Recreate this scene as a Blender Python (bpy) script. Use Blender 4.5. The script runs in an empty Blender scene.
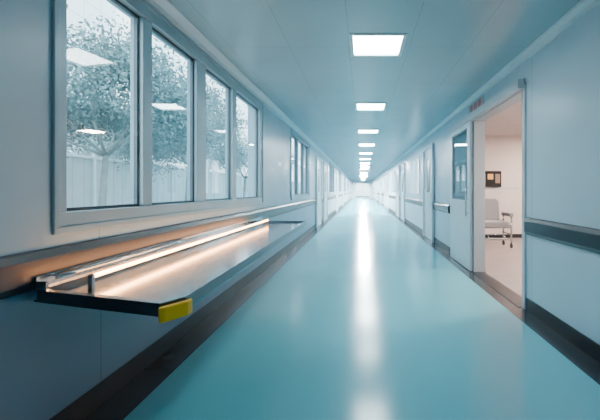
import bpy, math, random
from mathutils import Vector, Matrix
random.seed(4)
S = bpy.context.scene
F=348.0; H=1.26; C=2.70; XL=-1.55; XR=1.735; YB=-2.0; YE=52.0

# ------------------------------------------------------------ materials
def mat(name, col, rough=0.5, metal=0.0, emit=None, estr=0.0, spec=0.5, coat=0.0, noise=0.0, nscale=3.0, bump=0.0, bscale=20):
    m=bpy.data.materials.new(name); m.use_nodes=True
    nt=m.node_tree; b=nt.nodes['Principled BSDF']
    b.inputs['Base Color'].default_value=(*col,1)
    b.inputs['Roughness'].default_value=rough
    b.inputs['Metallic'].default_value=metal
    b.inputs['Specular IOR Level'].default_value=spec
    b.inputs['Coat Weight'].default_value=coat
    if emit:
        b.inputs['Emission Color'].default_value=(*emit,1)
        b.inputs['Emission Strength'].default_value=estr
    tc=nt.nodes.new('ShaderNodeTexCoord')
    if noise>0:
        n=nt.nodes.new('ShaderNodeTexNoise'); n.inputs['Scale'].default_value=nscale; n.inputs['Detail'].default_value=4
        nt.links.new(tc.outputs['Object'],n.inputs['Vector'])
        r=nt.nodes.new('ShaderNodeValToRGB')
        r.color_ramp.elements[0].position=0.3; r.color_ramp.elements[1].position=0.7
        r.color_ramp.elements[0].color=(*[c*(1-noise) for c in col],1)
        r.color_ramp.elements[1].color=(*[min(1,c*(1+noise)) for c in col],1)
        nt.links.new(n.outputs['Fac'],r.inputs['Fac'])
        nt.links.new(r.outputs['Color'],b.inputs['Base Color'])
    if bump>0:
        n=nt.nodes.new('ShaderNodeTexNoise'); n.inputs['Scale'].default_value=bscale
        nt.links.new(tc.outputs['Object'],n.inputs['Vector'])
        bp=nt.nodes.new('ShaderNodeBump'); bp.inputs['Strength'].default_value=bump; bp.inputs['Distance'].default_value=0.01
        nt.links.new(n.outputs['Fac'],bp.inputs['Height']); nt.links.new(bp.outputs['Normal'],b.inputs['Normal'])
    return m

def add_seams(m, axes, dark=0.55, w=0.006):
    """axes: list of (axis index, period, offset): thin panel joints"""
    nt=m.node_tree; b=nt.nodes['Principled BSDF']
    tc=nt.nodes.new('ShaderNodeTexCoord'); sp=nt.nodes.new('ShaderNodeSeparateXYZ')
    nt.links.new(tc.outputs['Object'],sp.inputs[0])
    prev=None
    for ax,per,off in axes:
        a=nt.nodes.new('ShaderNodeMath'); a.operation='ADD'; a.inputs[1].default_value=off+1000*per
        nt.links.new(sp.outputs[ax],a.inputs[0])
        mo=nt.nodes.new('ShaderNodeMath'); mo.operation='MODULO'; mo.inputs[1].default_value=per
        nt.links.new(a.outputs[0],mo.inputs[0])
        l=nt.nodes.new('ShaderNodeMath'); l.operation='LESS_THAN'; l.inputs[1].default_value=w
        nt.links.new(mo.outputs[0],l.inputs[0])
        if prev is None: prev=l
        else:
            mx=nt.nodes.new('ShaderNodeMath'); mx.operation='MAXIMUM'
            nt.links.new(prev.outputs[0],mx.inputs[0]); nt.links.new(l.outputs[0],mx.inputs[1]); prev=mx
    mix=nt.nodes.new('ShaderNodeMix'); mix.data_type='RGBA'
    src=b.inputs['Base Color']
    col=tuple(src.default_value)
    if src.is_linked:
        nt.links.new(src.links[0].from_socket, mix.inputs[6])
    else: mix.inputs[6].default_value=col
    mix.inputs[7].default_value=(col[0]*dark,col[1]*dark,col[2]*dark,1)
    nt.links.new(prev.outputs[0],mix.inputs[0])
    nt.links.new(mix.outputs[2],src)
    return m

def glass(name, refl=0.12, tint=(0.9,0.97,1.0)):
    m=bpy.data.materials.new(name); m.use_nodes=True
    nt=m.node_tree; nt.nodes.clear()
    o=nt.nodes.new('ShaderNodeOutputMaterial'); t=nt.nodes.new('ShaderNodeBsdfTransparent'); t.inputs[0].default_value=(*tint,1)
    g=nt.nodes.new('ShaderNodeBsdfGlossy'); g.inputs['Roughness'].default_value=0.02
    mx=nt.nodes.new('ShaderNodeMixShader'); mx.inputs[0].default_value=refl
    nt.links.new(t.outputs[0],mx.inputs[1]); nt.links.new(g.outputs[0],mx.inputs[2]); nt.links.new(mx.outputs[0],o.inputs[0])
    return m

M={}
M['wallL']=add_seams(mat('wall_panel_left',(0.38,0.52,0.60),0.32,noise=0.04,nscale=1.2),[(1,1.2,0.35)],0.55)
M['wallshade']=add_seams(mat('lower_wall_shade',(0.12,0.20,0.28),0.3,noise=0.06,nscale=1.2),[(1,1.2,0.35)],0.4)  # darker wall colour, paints the shade below the tray and rail
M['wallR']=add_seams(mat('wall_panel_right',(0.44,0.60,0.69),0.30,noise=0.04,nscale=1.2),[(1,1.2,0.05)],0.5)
M['ceil']=add_seams(mat('ceiling_metal_panel',(0.36,0.52,0.58),0.26,noise=0.04,nscale=1.5,spec=0.9),[(1,1.2,0.1),(0,0.6,0.13)],0.75,0.006)
M['floor']=mat('floor_vinyl_teal',(0.15,0.54,0.63),0.17,noise=0.05,nscale=0.9,spec=1.0,bump=0.02,bscale=3)
M['border']=mat('floor_border_dark',(0.04,0.05,0.06),0.22,noise=0.1)
M['navy']=mat('rail_navy_black',(0.010,0.018,0.028),0.35,noise=0.1)
M['base']=mat('baseboard_black',(0.008,0.011,0.015),0.4,noise=0.1)
M['trim']=mat('trim_pale',(0.60,0.73,0.78),0.35,noise=0.04)
M['frame']=mat('window_frame_alu',(0.27,0.39,0.45),0.35,metal=0.2,noise=0.05)
M['door']=mat('door_panel_pale',(0.60,0.71,0.76),0.35,noise=0.04)
M['doorframe']=mat('door_frame_steel',(0.50,0.56,0.60),0.3,metal=0.0,noise=0.04)
M['gl']=glass('window_glass',0.12)
M['gld']=glass('door_glass',0.2,(0.7,0.8,0.82))
M['steel']=mat('stainless_steel',(0.54,0.58,0.61),0.17,metal=1.0,noise=0.06,nscale=6)
M['steeld']=mat('dark_steel',(0.08,0.095,0.11),0.3,metal=0.9,noise=0.1)
M['yellow']=mat('yellow_bumper',(1.0,0.50,0.0),0.4,noise=0.05)
M['tube']=mat('tube_lamp',(1,0.9,0.8),0.4,emit=(1.0,0.42,0.15),estr=38)
M['lampn']=mat('lamp_panel_dimmed',(1,1,1),0.4,emit=(0.80,0.95,1.0),estr=9)
M['lamp']=mat('lamp_panel',(1,1,1),0.4,emit=(0.82,0.96,1.0),estr=34)
M['lampm']=mat('lamp_panel_mid',(1,1,1),0.4,emit=(0.84,0.97,1.0),estr=190)
M['lampf']=mat('lamp_panel_bright',(1,1,1),0.4,emit=(0.88,0.98,1.0),estr=1400)
M['lampw']=mat('lamp_panel_warm',(1,1,1),0.4,emit=(1.0,0.82,0.70),estr=230)
M['roomwall']=mat('ward_wall',(0.84,0.74,0.70),0.6,noise=0.03)
M['roomfloor']=mat('ward_floor',(0.42,0.34,0.33),0.18,noise=0.06)
M['black']=mat('screen_black',(0.02,0.02,0.022),0.25,noise=0.1)
M['amber']=mat('amber_display',(0.5,0.2,0.05),0.4,emit=(1,0.5,0.15),estr=0.8)
M['pale']=mat('label_pale',(0.3,0.2,0.15),0.5,noise=0.03)
M['red']=mat('red_print',(0.6,0.05,0.06),0.5,noise=0.03)
M['signw']=mat('sign_plate',(0.45,0.48,0.52),0.5,noise=0.03)
M['vinyl']=mat('chair_vinyl',(0.34,0.34,0.35),0.45,noise=0.05)
M['bark']=mat('bark',(0.20,0.27,0.28),0.9,noise=0.2,nscale=8)
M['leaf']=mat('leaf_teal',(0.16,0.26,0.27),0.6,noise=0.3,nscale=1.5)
M['leafhaze']=mat('leaf_haze',(0.42,0.54,0.56),0.6,noise=0.2,nscale=1.5)  # leaf colour lightened to paint haze on the rear trees
M['fence']=add_seams(mat('fence_panel',(0.40,0.51,0.54),0.6,noise=0.05),[(1,0.45,0)],0.7,0.03)
M['bldg']=add_seams(mat('facade',(0.74,0.83,0.87),0.4,noise=0.04),[(1,2.0,0),(2,1.6,0)],0.75,0.12)
M['ground']=mat('paving',(0.30,0.35,0.35),0.8,noise=0.1)

# ------------------------------------------------------------ mesh builder
class MB:
    def __init__(s): s.v=[]; s.f=[]; s.m=[]; s.mats=[]; s.sm=[]
    def mi(s,m):
        if m not in s.mats: s.mats.append(m)
        return s.mats.index(m)
    def box(s,x0,x1,y0,y1,z0,z1,m):
        b=len(s.v)
        for x in (x0,x1):
            for y in (y0,y1):
                for z in (z0,z1): s.v.append((x,y,z))
        k=s.mi(m)
        for f in ((0,1,3,2),(4,6,7,5),(0,4,5,1),(2,3,7,6),(0,2,6,4),(1,5,7,3)):
            s.f.append([b+i for i in f]); s.m.append(k); s.sm.append(False)
    def prism(s,pts,z0,z1,m):  # polygon in xy
        b=len(s.v); n=len(pts); k=s.mi(m)
        for x,y in pts: s.v.append((x,y,z0))
        for x,y in pts: s.v.append((x,y,z1))
        s.f.append([b+i for i in reversed(range(n))]); s.m.append(k); s.sm.append(False)
        s.f.append([b+n+i for i in range(n)]); s.m.append(k); s.sm.append(False)
        for i in range(n):
            j=(i+1)%n; s.f.append([b+i,b+j,b+n+j,b+n+i]); s.m.append(k); s.sm.append(False)
    def profile_y(s,pts,y0,y1,m): # polygon in xz extruded along y
        b=len(s.v); n=len(pts); k=s.mi(m)
        for x,z in pts: s.v.append((x,y0,z))
        for x,z in pts: s.v.append((x,y1,z))
        s.f.append([b+i for i in range(n)]); s.m.append(k); s.sm.append(False)
        s.f.append([b+n+i for i in reversed(range(n))]); s.m.append(k); s.sm.append(False)
        for i in range(n):
            j=(i+1)%n; s.f.append([b+j,b+i,b+n+i,b+n+j]); s.m.append(k); s.sm.append(False)
    def tube(s,p,q,r0,m,r1=None,n=10):
        if r1 is None: r1=r0
        p=Vector(p); q=Vector(q); d=(q-p).normalized()
        a=d.orthogonal().normalized(); c=d.cross(a)
        b=len(s.v); k=s.mi(m)
        for P,r in ((p,r0),(q,r1)):
            for i in range(n):
                t=2*math.pi*i/n; s.v.append(tuple(P+a*math.cos(t)*r+c*math.sin(t)*r))
        for i in range(n):
            j=(i+1)%n; s.f.append([b+i,b+j,b+n+j,b+n+i]); s.m.append(k); s.sm.append(True)
        s.f.append([b+i for i in reversed(range(n))]); s.m.append(k); s.sm.append(False)
        s.f.append([b+n+i for i in range(n)]); s.m.append(k); s.sm.append(False)
    def obj(s,name,parent=None,bevel=0):
        me=bpy.data.meshes.new(name); me.from_pydata(s.v,[],s.f)
        for mm in s.mats: me.materials.append(M[mm])
        for p,k,q in zip(me.polygons,s.m,s.sm): p.material_index=k; p.use_smooth=q
        me.update()
        o=bpy.data.objects.new(name,me); S.collection.objects.link(o)
        if bevel:
            bv=o.modifiers.new('bev','BEVEL'); bv.width=bevel; bv.segments=2; bv.limit_method='ANGLE'
        if parent: o.parent=parent
        return o
def empty(name):
    e=bpy.data.objects.new(name,None); S.collection.objects.link(e); return e

# ------------------------------------------------------------ walls with openings
def wall(name,x0,x1,ops,m,y0=YB,y1=YE,zt=C):
    b=MB(); y=y0
    for ya,yb,za,zb in ops:
        b.box(x0,x1,y,ya,0,zt,m)
        if za>0.001: b.box(x0,x1,ya,yb,0,za,m)
        b.box(x0,x1,ya,yb,zb,zt,m)
        y=yb
    b.box(x0,x1,y,y1,0,zt,m)
    return b.obj(name)
WZ0,WZ1=1.07,2.57
wins=[(1.77,5.39)]+[(7.6,10.2)]+[(16.5,19.5),(23,26),(30,33),(37,40),(44,47)]
wall('wall_left',XL-0.22,XL,[(a,b,WZ0,WZ1) for a,b in wins],'wallL')
DY0,DY1,DZ=3.72,5.34,2.33
rdoors=[(DY0,DY1,0.0,DZ)]
rw=[(10.5,12.3),(18,20),(27,29.5),(36,39)]
wall('wall_right',XR,XR+0.14,rdoors+[(a,b,1.1,2.3) for a,b in rw],'wallR')
b=MB(); b.box(XL,XR,YB-0.15,YB,0,C,'wallR'); b.obj('wall_back')

# floor, ceiling
b=MB(); b.box(XL+0.24,XR-0.2,YB,YE,-0.1,0,'floor')
b.box(XL-0.22,XL+0.24,YB,YE,-0.1,0.0,'border'); b.box(XR-0.2,XR+0.14,YB,YE,-0.1,0.0,'border')
b.obj('floor')

LX=0.15; ly=[-1.63,0.92]+[3.47+2.55*i for i in range(19)]
hw=0.27
b=MB(); y=YB
for c in ly:
    b.box(LX-hw,LX+hw,y,c-hw,C,C+0.12,'ceil'); y=c+hw
b.box(LX-hw,LX+hw,y,YE,C,C+0.12,'ceil')
b.box(XL-0.22,LX-hw,YB,YE,C,C+0.12,'ceil'); b.box(LX+hw,XR+0.14,YB,YE,C,C+0.12,'ceil')
b.obj('ceiling')
for i,c in enumerate(ly):
    e=empty('ceiling_light'); 
    b=MB(); w=0.035
    for (xa,xb,ya,yb) in ((LX-hw,LX+hw,c-hw,c-hw+w),(LX-hw,LX+hw,c+hw-w,c+hw),(LX-hw,LX-hw+w,c-hw+w,c+hw-w),(LX+hw-w,LX+hw,c-hw+w,c+hw-w)):
        b.box(xa,xb,ya,yb,C-0.008,C+0.05,'trim')
    b.obj('lamp_frame',e)
    lm='lampn' if i<2 else ('lamp' if i<5 else ('lampm' if i<8 else 'lampf'))
    b=MB(); b.box(LX-hw+w,LX+hw-w,c-hw+w,c+hw-w,C+0.015,C+0.05,lm); b.obj('diffuser',e)

# cornice trims
b=MB(); b.profile_y([(XL,C),(XL,C-0.09),(XL+0.03,C-0.09),(XL+0.035,C-0.06),(XL+0.09,C-0.02),(XL+0.09,C)],YB,YE,'trim'); b.obj('trim_1')
b=MB(); b.profile_y([(XR,C),(XR-0.07,C),(XR-0.07,C-0.02),(XR-0.03,C-0.05),(XR-0.025,C-0.08),(XR,C-0.08)],YB,YE,'trim'); b.obj('trim_2')

# baseboards
b=MB(); b.box(XL,XL+0.016,YB,YE,0,0.13,'base'); b.obj('baseboard_left')
b=MB(); b.box(XL,XL+0.010,YB,11.5,0.13,0.79,'wallshade'); b.obj('wall_shade_left')  # added dark sheet, stands in for shade on the lower left wall
b=MB()
b.box(XR-0.012,XR,YB,DY0-0.07,0,0.13,'base'); b.box(XR-0.012,XR,6.85,YE,0,0.13,'base'); b.obj('baseboard_right')

# handrails (crash rail band)
def rail(x,sgn,y0,y1):
    b=MB(); z0,z1=0.79,0.975
    p=[(x,z0),(x+sgn*0.025,z0+0.008),(x+sgn*0.04,z0+0.04),(x+sgn*0.04,z1-0.04),(x+sgn*0.025,z1-0.008),(x,z1)]
    if sgn<0: p=p[::-1]
    b.profile_y(p[::-1],y0,y1,'navy'); return b.obj('handrail')
ldoors=[(11.6,12.8),(13.8,15.0),(20.5,21.7),(27.5,28.7),(34.5,35.7),(41.2,42.4)]
rdc=[(8.4,9.5),(14.0,15.2),(16.0,17.2),(22.5,23.7),(25.0,26.2),(31.5,32.7),(41,42.2),(45,46.2)]
y=YB
for a,c in ldoors: rail(XL,1,y,a-0.08); y=c+0.08
rail(XL,1,y,YE)
rail(XR,-1,YB,DY0-0.08)
y=6.86
for a,c in rdc: rail(XR,-1,y,a-0.08); y=c+0.08
rail(XR,-1,y,YE)

# ------------------------------------------------------------ windows
def window(idx,ya,yb,mull,tilt=0):
    e=empty('window_%d'%idx)
    xi=XL+0.018; xo=XL-0.10; gx=XL-0.05; fw=0.075
    b=MB()
    cw=0.035
    b.box(XL,xi,ya-cw,yb+cw,WZ0-cw,WZ0,'frame'); b.box(XL,xi,ya-cw,yb+cw,WZ1,WZ1+cw,'frame')
    b.box(XL,xi,ya-cw,ya,WZ0,WZ1,'frame'); b.box(XL,xi,yb,yb+cw,WZ0,WZ1,'frame')
    b.box(xo,xi-0.01,ya,yb,WZ0,WZ0+fw,'frame'); b.box(xo,xi-0.01,ya,yb,WZ1-fw,WZ1,'frame')
    b.box(xo,xi-0.01,ya,ya+0.05,WZ0+fw,WZ1-fw,'frame'); b.box(xo,xi-0.01,yb-0.1,yb,WZ0+fw,WZ1-fw,'frame')
    for m0,m1 in mull: b.box(xo,XL-0.004,m0,m1,WZ0+fw,WZ1-fw,'frame')
    b.obj('frame',e,0.004)
    edges=[ya+0.05]+[v for mm in mull for v in mm]+[yb-0.1]
    s=MB(); g=MB()
    for i in range(0,len(edges),2):
        p,q=edges[i],edges[i+1]; t=0.018
        for (a1,b1,c1,d1) in ((p,q,WZ0+fw,WZ0+fw+t),(p,q,WZ1-fw-t,WZ1-fw),(p,p+t,WZ0+fw+t,WZ1-fw-t),(q-t,q,WZ0+fw+t,WZ1-fw-t)):
            s.box(gx-0.012,gx+0.012,a1,b1,c1,d1,'steeld')
        if i==0 and tilt:
            # glass of the first pane turned only to shift the ceiling lamp's reflection
            za,zb=WZ0+fw+t,WZ1-fw-t; dx=math.tan(math.radians(tilt))*(q-p-2*t)/2
            b0=len(g.v); 
            g.v+= [(gx+dx,p+t,za),(gx-dx,q-t,za),(gx-dx,q-t,zb),(gx+dx,p+t,zb)]
            g.f.append([b0,b0+1,b0+2,b0+3]); g.m.append(g.mi('gl')); g.sm.append(False)
        else:
            g.box(gx-0.002,gx+0.002,p+t,q-t,WZ0+fw+t,WZ1-fw-t,'gl')
    s.obj('sash_bead',e); g.obj('glass_pane',e)
window(1,1.77,5.39,[(2.475,2.58),(3.28,3.47),(4.19,4.31)],tilt=-5.6)
for i,(a,c) in enumerate(wins[1:]):
    d=c-a; n=3; mm=[(a+d*k/n-0.05,a+d*k/n+0.05) for k in range(1,n)]
    window(i+2,a,c,mm)
for i,(a,c) in enumerate(rw):
    e=empty('window_%d'%(i+10)); b=MB()
    for (p,q,u,v) in ((a,c,1.1,1.15),(a,c,2.25,2.3),(a,a+.05,1.15,2.25),(c-.05,c,1.15,2.25),((a+c)/2-.03,(a+c)/2+.03,1.15,2.25)):
        b.box(XR-0.02,XR+0.1,p,q,u,v,'trim')
    b.obj('frame',e)
    b=MB(); b.box(XR+0.04,XR+0.045,a+.05,c-.05,1.15,2.25,'gl'); b.obj('glass_pane',e)

# ------------------------------------------------------------ closed doors down the corridor
dn=[1]
def closed_door(x,sgn,a,c):
    dn[0]+=1
    e=empty('door_%d'%dn[0]); b=MB()
    def bx(x0,x1,*r): b.box(min(x0,x1),max(x0,x1),*r)
    bx(x,x+sgn*0.05,a-0.08,a,0,2.38,'trim'); bx(x,x+sgn*0.05,c,c+0.08,0,2.38,'trim'); bx(x,x+sgn*0.05,a,c,2.3,2.38,'trim')
    b.obj('door_frame',e)
    b=MB(); bx(x+sgn*0.001,x+sgn*0.02,a,c,0.01,2.3,'door')
    bx(x+sgn*0.02,x+sgn*0.024,a+0.35,c-0.35,1.2,2.0,'steeld')
    bx(x+sgn*0.02,x+sgn*0.05,a+0.08,a+0.11,0.9,1.2,'steel')
    b.obj('leaf',e)
for a,c in ldoors: closed_door(XL+0.017,1,a,c)
for a,c in rdc: closed_door(XR-0.013,-1,a,c)

# ------------------------------------------------------------ open sliding door
e=empty('door_1')
b=MB(); t=0.05; u=0.012
b.box(XR-0.02,XR+0.15,DY0-t,DY0+u,0,DZ+t,'doorframe'); b.box(XR-0.02,XR+0.15,DY1-u,DY1+t,0,DZ+t,'doorframe'); b.box(XR-0.02,XR+0.15,DY0+u,DY1-u,DZ-u,DZ+t,'doorframe')
b.box(XR-0.09,XR-0.021,DY0-0.05,6.62,DZ+0.0,DZ+0.1,'doorframe')
b.obj('frame_and_track',e)
b=MB(); x0,x1=XR-0.075,XR-0.035; a,c=DY1+0.02,6.55; z0,z1=0.012,DZ-0.003; gz0,gz1=1.12,2.22; s=0.16
b.box(x0,x1,a,c,z0,gz0,'door'); b.box(x0,x1,a,c,gz1,z1,'door'); b.box(x0,x1,a,a+s,gz0,gz1,'door'); b.box(x0,x1,c-s,c,gz0,gz1,'door')
b.box(x0+0.012,x1-0.012,a+s,c-s,gz0,gz1,'gld')
b.box(x0-0.004,x0,a+s-0.02,c-s+0.02,gz0-0.02,gz0,'steeld'); b.box(x0-0.004,x0,a+s-0.02,c-s+0.02,gz1,gz1+0.02,'steeld')
b.box(x0-0.004,x0,a+s-0.02,a+s,gz0,gz1,'steeld'); b.box(x0-0.004,x0,c-s,c-s+0.02,gz0,gz1,'steeld')
b.tube((x0-0.04,a+0.07,0.85),(x0-0.04,a+0.07,1.35),0.012,'steel'); b.tube((x0-0.04,a+0.07,0.9),(x0,a+0.07,0.9),0.008,'steel'); b.tube((x0-0.04,a+0.07,1.3),(x0,a+0.07,1.3),0.008,'steel')
b.obj('leaf',e)
b=MB(); b.box(XR-0.06,XR+0.14,DY0+u,DY1-u,0.0,0.006,'steeld'); b.obj('threshold',e)

# sign over the door: plate with illegible red characters
e=empty('door_sign'); b=MB()
sx=XR-0.012; b.box(sx,XR,4.95,5.65,2.47,2.61,'signw'); b.obj('plate',e)
b=MB()
for cy in (5.10,5.29,5.48):
    for (dy0,dy1,dz0,dz1) in ((-.07,.07,.035,.048),(-.07,.07,-.005,.008),(-.06,.06,-.048,-.035),(-.008,.008,-.045,.045),(-.06,-.045,-.04,0.03),(.045,.06,-.04,.03)):
        b.box(sx-0.003,sx,cy+dy0,cy+dy1,2.54+dz0,2.54+dz1,'red')
b.obj('characters',e)

# ------------------------------------------------------------ ward room behind door
RX0=XR+0.14; RX1=6.2; RY0=2.2; RY1=9.2
b=MB(); b.box(RX0,RX1,RY0,RY1,-0.1,0,'roomfloor'); b.obj('floor_ward')
b=MB(); b.box(RX0,RX1+.1,RY1,RY1+0.1,0,C,'roomwall'); b.obj('wall_ward_back')
b=MB(); b.box(RX1,RX1+.1,RY0,RY1,0,C,'roomwall'); b.obj('wall_ward_side')
b=MB(); b.box(RX0,RX1+.1,RY0-.1,RY0,0,C,'roomwall'); b.obj('wall_ward_front')
b=MB(); b.box(RX0,RX1+.1,RY0-.1,RY1+.1,C,C+0.1,'roomwall'); b.obj('ceiling_ward')
b=MB(); b.box(RX0,RX1,RY1-0.015,RY1,0,0.1,'base'); b.obj('baseboard_ward')
for xx,yy in ((3.5,4.6),(4.5,7.4)):
    e=empty('ceiling_light'); b=MB(); b.box(xx-.3,xx-.24,yy-.3,yy+.3,C-0.02,C,'trim'); b.box(xx+.24,xx+.3,yy-.3,yy+.3,C-0.02,C,'trim')
    b.box(xx-.24,xx+.24,yy-.3,yy-.24,C-0.02,C,'trim'); b.box(xx-.24,xx+.24,yy+.24,yy+.3,C-0.02,C,'trim'); b.obj('lamp_frame',e)
    b=MB(); b.box(xx-.24,xx+.24,yy-.24,yy+.24,C-0.012,C-0.002,'lampw'); b.obj('diffuser',e)
# wall monitor
e=empty('wall_monitor'); b=MB(); y1=RY1
b.box(2.95,3.66,y1-0.07,y1-0.02,1.34,1.76,'black'); b.box(3.15,3.40,y1-0.02,y1,1.45,1.65,'steeld'); b.obj('housing',e,0.01)
b=MB(); b.box(2.99,3.24,y1-0.074,y1-0.07,1.44,1.68,'pale'); b.box(3.30,3.44,y1-0.074,y1-0.07,1.54,1.68,'amber'); b.box(3.50,3.62,y1-0.074,y1-0.07,1.44,1.68,'pale')
b.box(3.02,3.21,y1-0.077,y1-0.074,1.50,1.60,'black'); b.obj('displays',e)
b=MB(); b.box(RX0,RX1,RY1-0.015,RY1,1.29,1.31,'trim'); b.obj('trim_3')
# hospital chair
e=empty('hospital_recliner_chair'); cx,cy=2.90,7.75
b=MB(); b.box(cx-.27,cx+.27,cy-.28,cy+.25,.44,.58,'vinyl')
o=b.obj('seat',e,0.03)
b=MB(); b.profile_y([(cx-.25,.57),(cx+.25,.57),(cx+.24,1.0),(cx+.17,1.07),(cx-.17,1.07),(cx-.24,1.0)],cy+.2,cy+.31,'vinyl'); b.obj('backrest',e,0.03)
b=MB()
for sx in (-1,1):
    b.box(cx+sx*.33-.04,cx+sx*.33+.04,cy-.25,cy+.22,.68,.76,'vinyl')
o=b.obj('armrests',e,0.012)
b=MB()
for sx in (-1,1):
    X=cx+sx*.33
    for Y in (cy-.22,cy+.2): b.tube((X,Y,.1),(X,Y,.70),.018,'steel')
    b.tube((X,cy-.26,.3),(X,cy+.26,.3),.015,'steel'); b.tube((X,cy-.22,.48),(X,cy+.2,.48),.015,'steel')
    for Y in (cy-.22,cy+.2): b.tube((X-.015,Y,.05),(X+.015,Y,.05),.05,'black',n=16); b.tube((X,Y,.05),(X,Y,.12),.01,'steel')
for Y in (cy-.22,cy+.2): b.tube((cx-.33,Y,.44),(cx+.33,Y,.44),.012,'steel'); 
b.tube((cx-.33,cy-.22,.3),(cx+.33,cy-.22,.3),.012,'steel')
b.box(cx-.2,cx+.2,cy-.4,cy-.28,.2,.23,'vinyl')
b.tube((cx-.18,cy-.3,.21),(cx-.18,cy-.22,.3),.01,'steel'); b.tube((cx+.18,cy-.3,.21),(cx+.18,cy-.22,.3),.01,'steel')
b.obj('frame_and_castors',e)

# ------------------------------------------------------------ stainless tray shelf
e=empty('stainless_tray_shelf')
xw=XL+0.042
z=0.775
P=[(xw,1.60),(-0.82,1.41),(-0.76,1.50),(-0.83,5.20),(xw,5.22)]
def inset(P,d):
    n=len(P); out=[]
    for i in range(n):
        p0=Vector(P[i-1]);p1=Vector(P[i]);p2=Vector(P[(i+1)%n])
        d1=(p1-p0).normalized(); d2=(p2-p1).normalized()
        n1=Vector((-d1.y,d1.x)); n2=Vector((-d2.y,d2.x))
        bis=(n1+n2).normalized(); k=d/max(0.3,bis.dot(n1))
        out.append(tuple(p1+bis*k))
    return out
I1=inset(P,0.03); I2=inset(P,0.055)
b=MB(); n=5
def ring(A,za,B,zb,m):
    k=b.mi(m); s0=len(b.v)
    for x,y in A: b.v.append((x,y,za))
    for x,y in B: b.v.append((x,y,zb))
    for i in range(n):
        j=(i+1)%n; b.f.append([s0+i,s0+j,s0+n+j,s0+n+i]); b.m.append(k); b.sm.append(False)
zt=z+0.025
ring(P,z-0.03,P,zt,'steeld'); ring(P,zt,I1,zt,'steel'); ring(I1,zt,I2,z,'steeld')
k=b.mi('steel'); s0=len(b.v)
for x,y in I2: b.v.append((x,y,z))
b.f.append([s0+i for i in range(n)]); b.m.append(k); b.sm.append(False)
s0=len(b.v); k=b.mi('steeld')
for x,y in P: b.v.append((x,y,z-0.03))
b.f.append([s0+i for i in reversed(range(n))]); b.m.append(k); b.sm.append(False)
b.obj('tray_pan',e)
b=MB()
b.tube((-0.80,1.62,z-0.045),(-0.87,5.15,z-0.045),0.014,'steel')
for yy in (2.9,3.9,4.9):
    b.box(XL+0.043,XL+0.055,yy-.03,yy+.03,.60,z-0.031,'steeld')
    b.tube((XL+0.05,yy,.62),(-1.15,yy,z-.04),.012,'steeld')
b.obj('wall_brackets',e)
b=MB(); b.box(xw-0.002,xw+0.012,1.60,5.22,z+0.025,z+0.085,'steel'); b.box(xw,xw+0.06,1.595,1.61,z-0.02,z+0.065,'steel'); b.obj('upstand',e,0.002)
b=MB()
b.prism([(-0.822,1.404),(-0.81,1.385),(-0.79,1.395),(-0.738,1.475),(-0.735,1.51),(-0.752,1.53),(-0.757,1.50)],z-0.048,z+0.014,'yellow')
b.obj('corner_bumper',e,0.006)
b=MB()
b.tube((-1.455,1.66,z+0.07),(-1.455,2.95,z+0.07),0.011,'steel'); 
for yy in (1.7,2.3,2.9): b.tube((-1.455,yy,z+0.07),(xw,yy,z+0.07),0.007,'steel')
b.obj('rod',e)
b=MB(); b.tube((-1.33,1.72,z+0.06),(-1.33,4.9,z+0.06),0.010,'tube'); b.obj('tube_lamp',e)
b=MB()
for yy in (1.71,4.91): b.box(-1.34,-1.32,yy-.01,yy+.01,z+.0,z+.07,'steel')
b.obj('lamp_holders',e)

# ------------------------------------------------------------ end of corridor
b=MB()
b.box(XL,-0.9,YE,YE+0.15,0,C,'trim'); b.box(1.1,XR,YE,YE+0.15,0,C,'trim'); b.box(-0.9,1.1,YE,YE+0.15,2.3,C,'trim'); b.obj('wall_end')
e=empty('door_20'); b=MB()
for x in (-0.9,0.04,1.02): b.box(x,x+0.08,YE+0.02,YE+0.08,0,2.3,'doorframe')
for x0,x1 in ((-0.82,0.04),(0.12,1.02)):
    b.box(x0,x1,YE+0.02,YE+0.08,0,0.2,'doorframe'); b.box(x0,x1,YE+0.02,YE+0.08,1.0,1.08,'doorframe'); b.box(x0,x1,YE+0.02,YE+0.08,2.2,2.3,'doorframe')
b.obj('glazed_frame',e)
b=MB(); b.box(-0.82,1.02,YE+0.04,YE+0.05,0.2,2.2,'gl'); b.obj('glass',e)
for yy,xx in ((21,0.15),(29,0.15)):
    e=empty('hanging_sign'); b=MB(); b.box(xx-.35,xx+.35,yy,yy+.03,2.32,2.5,'signw'); b.tube((xx-.3,yy+.015,2.5),(xx-.3,yy+.015,C),.008,'steel'); b.tube((xx+.3,yy+.015,2.5),(xx+.3,yy+.015,C),.008,'steel'); b.obj('panel',e)

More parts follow.
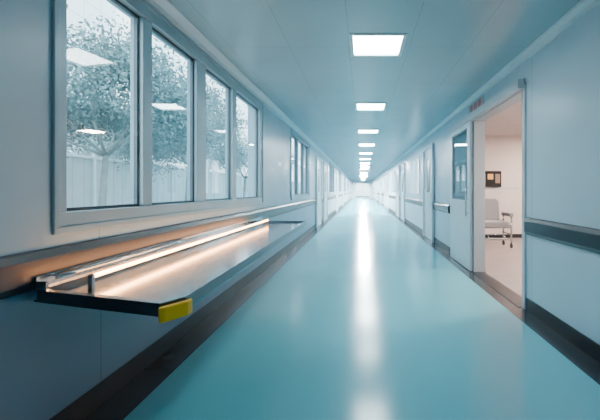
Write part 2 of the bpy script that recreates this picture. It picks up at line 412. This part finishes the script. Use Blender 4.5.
# ------------------------------------------------------------ outside
b=MB(); b.box(-60,XL-0.22,-20,90,-0.6,-0.1,'ground'); b.box(XL-.22,8,YE+0.15,90,-0.6,-0.1,'ground'); b.obj('ground')
b=MB(); b.box(-9.1,-9.0,2,60,-0.1,2.3,'fence'); b.box(-9.15,-8.95,2,60,2.3,2.38,'trim')
for i in range(24): b.box(-9.0,-8.93,2+i*2.4,2.1+i*2.4,-0.1,2.45,'trim')
b.obj('boundary_fence')
b=MB(); b.box(-40,-24,8,34,-0.1,19,'bldg'); b.obj('office_building')
def tree(x,y,h,r,seed,nl,lm='leaf',spread=1.0):
    rnd=random.Random(seed); b=MB()
    b.tube((x,y,-.1),(x+.1,y+.1,h*.45),.09,'bark',.06)
    tips=[]
    def br(p,d,l,rad,lev):
        q=p+d*l; b.tube(p,q,rad,'bark',rad*.6,n=6)
        if lev>=2: tips.append(q)
        if lev<4:
            for _ in range(3):
                nd=(d+Vector((rnd.uniform(-.8,.8),rnd.uniform(-.8,.8),rnd.uniform(-.5,.6)))).normalized()
                br(q,nd,l*rnd.uniform(.6,.85),rad*.6,lev+1)
    base=Vector((x+.1,y+.1,h*.42))
    for i in range(6):
        a=i*1.05+rnd.uniform(-.3,.3)
        br(base,Vector((math.cos(a)*.8,math.sin(a)*.8,rnd.uniform(.3,.9))).normalized(),r*.42,.04,1)
    k=b.mi(lm)
    for _ in range(nl):
        t=rnd.choice(tips); c=t+Vector((rnd.gauss(0,.3),rnd.gauss(0,.3),rnd.gauss(0,.24)))*spread
        u=Vector((rnd.gauss(0,1),rnd.gauss(0,1),rnd.gauss(0,1))).normalized(); w=u.orthogonal().normalized()
        sz=rnd.uniform(.03,.065)*spread; s0=len(b.v)
        for q in (c-u*sz,c+w*sz*.5,c+u*sz,c-w*sz*.5): b.v.append(tuple(q))
        b.f.append([s0,s0+1,s0+2,s0+3]); b.m.append(k); b.sm.append(False)
    return b.obj('tree')
tree(-6.2,8.2,4.9,2.4,1,22000)
tree(-6.6,13.0,5.2,2.5,2,22000)
tree(-7.4,5.6,5.6,2.2,5,10000)
tree(-7.0,20.5,4.6,2.2,3,10000)
tree(-7.0,29,5.0,2.2,6,6000)
tree(-12.5,15,5.2,3.2,7,12000,'leafhaze',1.6)
tree(-13,21,5.6,3.2,8,12000,'leafhaze',1.6)
tree(-13,29,5.6,3.2,9,10000,'leafhaze',1.6)

# ------------------------------------------------------------ world
w=bpy.data.worlds.new('world'); S.world=w; w.use_nodes=True
nt=w.node_tree; bg=nt.nodes['Background']
tc=nt.nodes.new('ShaderNodeTexCoord'); sp=nt.nodes.new('ShaderNodeSeparateXYZ'); cr=nt.nodes.new('ShaderNodeValToRGB')
nt.links.new(tc.outputs['Generated'],sp.inputs[0]); nt.links.new(sp.outputs[2],cr.inputs[0]); nt.links.new(cr.outputs[0],bg.inputs[0])
cr.color_ramp.elements[0].color=(0.78,0.93,0.97,1); cr.color_ramp.elements[1].color=(0.50,0.74,0.85,1)
bg.inputs[1].default_value=6.5

# ------------------------------------------------------------ camera
cd=bpy.data.cameras.new('camera'); co=bpy.data.objects.new('camera',cd); S.collection.objects.link(co)
cd.sensor_width=36; cd.lens=F/600*36; cd.shift_x=-62/600; cd.shift_y=-20/600
co.location=(0,0,H); co.rotation_euler=(math.radians(90),0,0); cd.clip_start=0.05; cd.clip_end=300
S.camera=co
